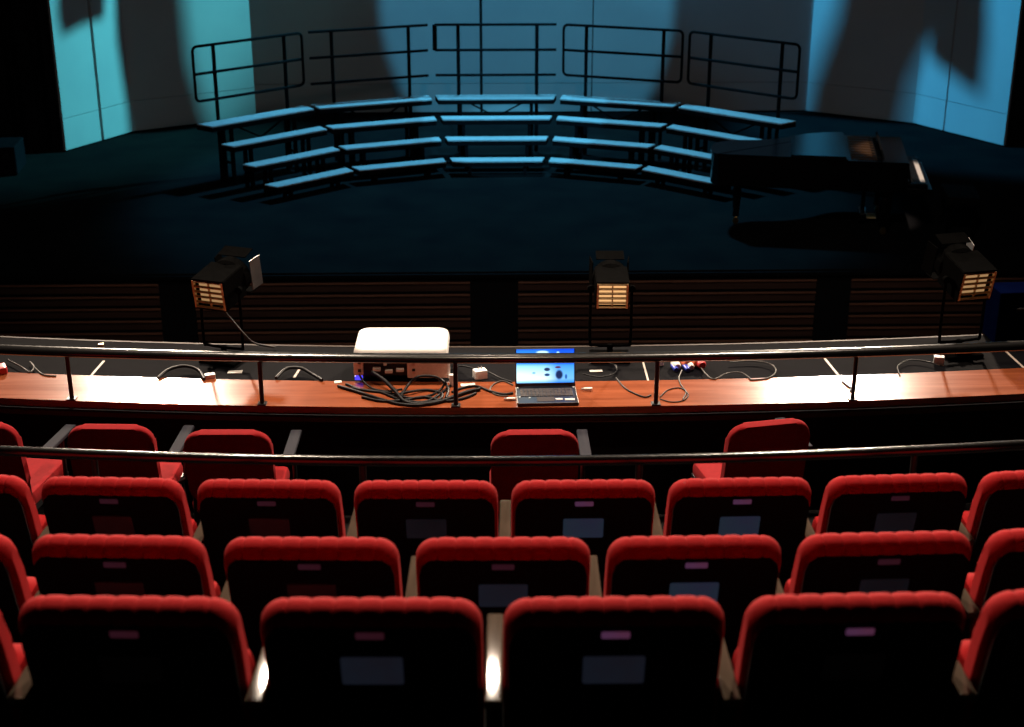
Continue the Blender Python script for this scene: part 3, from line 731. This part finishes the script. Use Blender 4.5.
cable('thin cable running along the shelf right of the laptop', [(583, 374), (600, 377), (615, 373), (616, 366), (609, 363)], .004)
cable('short black cable clipped to the ledge by the right rail post', [(842, 381), (848, 386), (851, 388), (850, 391)], .006)
rt = next(o for o in C.objects if o.name == 'stage_lantern')
inv = (Matrix.Translation(rt.location) @ Matrix.Rotation(rt.rotation_euler.z, 4, 'Z')).inverted()
v0 = ony(222, 303, 8.30); p1 = onz(275, 349, SH)
bm = ntube(spline([(v0.x, 8.24, v0.z - .0), (v0.x + .14, 8.20, 2.30), (p1.x - .1, p1.y - .1, 2.16), (p1.x, p1.y, SH + .01)], 8), .006, 8)
for v in bm.verts: v.co = inv @ v.co
obj('power_cable', bm, 'greycable', rt, 60)
fc = thing('flight_case', 'low grey case in the dark left wing of the stage', 'case', (-7.35, 21.6, 0), .1)
obj('casing', nbox((0, 0, .22), (1.1, .7, .42), None, .02), mat('grey_laminate', (.007, .006, .008), .9, spec=.03, noise=(.005, .004, .006), bscale=5), fc)
for sx in (-.4, .4): obj('latch', nbox((sx, -.353, .3), (.08, .012, .06), None, .003), 'bmetal', fc)

# ------------------------------------------------------------------ light
def spot(name, loc, tgt, power, color, angle, blend=.2, radius=.12):
    l = bpy.data.lights.new(name, 'SPOT'); l.energy = power; l.color = color; l.spot_size = math.radians(angle); l.spot_blend = blend; l.shadow_soft_size = radius
    o = bpy.data.objects.new(name, l); C.objects.link(o); o.location = loc
    o.rotation_euler = (Vector(tgt) - Vector(loc)).to_track_quat('-Z', 'Y').to_euler(); return o
WARM = (1., .80, .62)
spot('audience_light_left', (-4.1, 17.3, 6.0), (-1.6, 6.5, 2.2), 6200, WARM, 60, .5, .22)
spot('audience_light_right', (4.5, 17.3, 6.0), (1.9, 6.5, 2.2), 6200, WARM, 60, .5, .22)
spot('ceiling_light_left', (-2.1, 12.5, 9.55), (-.6, 4.6, 2.6), 260, WARM, 50, .5, .10)
spot('ceiling_light_right', (.08, 12.5, 9.55), (.3, 4.6, 2.6), 260, WARM, 50, .5, .10)
spot('house_light_left', (-2.6, 10.4, 10.9), (-.9, 4.8, 2.6), 4400, WARM, 56, .5, .25)
spot('house_light_right', (3.2, 10.4, 10.9), (1.2, 4.8, 2.6), 4400, WARM, 56, .5, .25)
TEAL, CYAN, BLUE = (.12, .85, 1.), (.09, .60, 1.), (.06, .55, 1.)
LL, LR = (5.2, 25.42, 7.0), (-3.3, 25.42, 7.0)
spot('side_wash_left', LL, (-6.15, 23.2, 1.0), 11500, TEAL, 31, .9, .05)
spot('side_wash_right', LR, (7.4, 24.0, 1.0), 10000, BLUE, 30, .5, .075)
spot('centre_wash', (.55, 15.0, 9.2), (.84, 25.6, 2.3), 4000, CYAN, 23.0, .12, .12)
spot('riser_top_light', (.3, 23.6, 8.6), (.3, 20.9, 0), 3900, (.115, .62, 1.), 62, .3, .3)
spot('base_wash', (.6, 12.0, 9.2), (.55, 23.1, 0), 5500, (.10, .62, 1.), 12.6, .12, .05)
spot('house_fill', (1.0, 6.0, 9.6), (.6, 20.5, .5), 650, (1., .85, .75), 60, .6, .4)
spot('piano_spot', (7.6, 15.5, 9.0), (5.36, 18.45, .75), 3600, (1., .80, .68), 7.5, .3, .08)
spot('ledge_light', (.1, 5.5, 10.8), (.12, 7.85, 2.1), 700, (1., .74, .52), 14, .5, .1)

# unseen panels added to cut shadow shapes into the side washes
def wall_hit(px, py, segs):
    d = Vector(ray(px, py)); o = Vector((0, 0, CZ)); best = None
    for a, b in segs:
        a, b = Vector(a), Vector(b); e = b - a; n = Vector((e.y, -e.x))
        den = n.x * d.x + n.y * d.y
        t = (n.x * a.x + n.y * a.y) / den
        p = o + d * t; s = ((Vector((p.x, p.y)) - a).dot(e)) / e.length_squared
        if best is None or max(0, -s, s - 1) < best[0]: best = (max(0, -s, s - 1), p)
    return best[1]
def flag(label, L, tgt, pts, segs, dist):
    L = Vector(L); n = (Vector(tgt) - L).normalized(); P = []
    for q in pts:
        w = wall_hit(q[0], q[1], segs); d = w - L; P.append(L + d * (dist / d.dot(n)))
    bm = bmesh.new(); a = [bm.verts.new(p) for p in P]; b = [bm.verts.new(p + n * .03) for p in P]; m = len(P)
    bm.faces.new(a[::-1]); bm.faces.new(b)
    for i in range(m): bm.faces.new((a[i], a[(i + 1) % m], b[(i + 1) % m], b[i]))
    return tag(obj('shadow_panel', bm, 'curtain'), label, 'masking panel')  # unseen panel added only to cast a wall shadow
LS = [((-6.445, 22.80), (-5.706, 24.168)), ((-5.706, 24.168), (-3.83, 25.30))]
RSG = [((5.77, 25.56), (7.367, 24.52)), ((7.367, 24.52), (8.334, 22.80))]
flag('small unseen shadow panel hanging high over the stage right side', LL, (-5.6, 23.9, 1.0), [(55, -60), (57, 20), (62, 36), (80, 26), (104, 18), (107, -60)], LS, 3.8)
flag('wide unseen shadow panel hanging high over the stage right side', LL, (-5.6, 23.9, 1.0), [(112, -60), (116, 40), (121, 75), (126, 105), (131, 150), (216, 150), (206, 112), (190, 60), (178, -60)], LS, 3.8)
flag('wide unseen shadow panel hanging high over the stage left side', LR, (7.4, 24.0, 1.0), [(850, -60), (836, 15), (812, 80), (800, 140), (903, 140), (914, 85), (932, 20), (936, -60)], RSG, 3.8)
flag('small unseen shadow panel hanging high over the stage left side', LR, (7.4, 24.0, 1.0), [(930, -60), (929, 58), (943, 69), (962, 84), (982, 98), (988, 40), (989, -60)], RSG, 3.55)

# ------------------------------------------------------------------ camera, world, view
w = bpy.data.worlds.new('World'); scene.world = w; w.use_nodes = True
w.node_tree.nodes['Background'].inputs[0].default_value = (.5, .6, .9, 1); w.node_tree.nodes['Background'].inputs[1].default_value = .0
cd = bpy.data.cameras.new('Camera'); cam = bpy.data.objects.new('Camera', cd); C.objects.link(cam)
cam.location = (0, 0, CZ); cam.rotation_euler = (PI / 2 - PITCH, 0, -YAW)
cd.sensor_width = 36; cd.lens = 36 * F / 1024; cd.clip_start = .05; cd.clip_end = 200
cd.dof.use_dof = True; cd.dof.focus_distance = 8.6; cd.dof.aperture_fstop = 3.2
scene.camera = cam
vs = scene.view_settings
vs.view_transform = 'Standard'; vs.look = 'None'; vs.gamma = 1; vs.use_curve_mapping = False; vs.exposure = 0
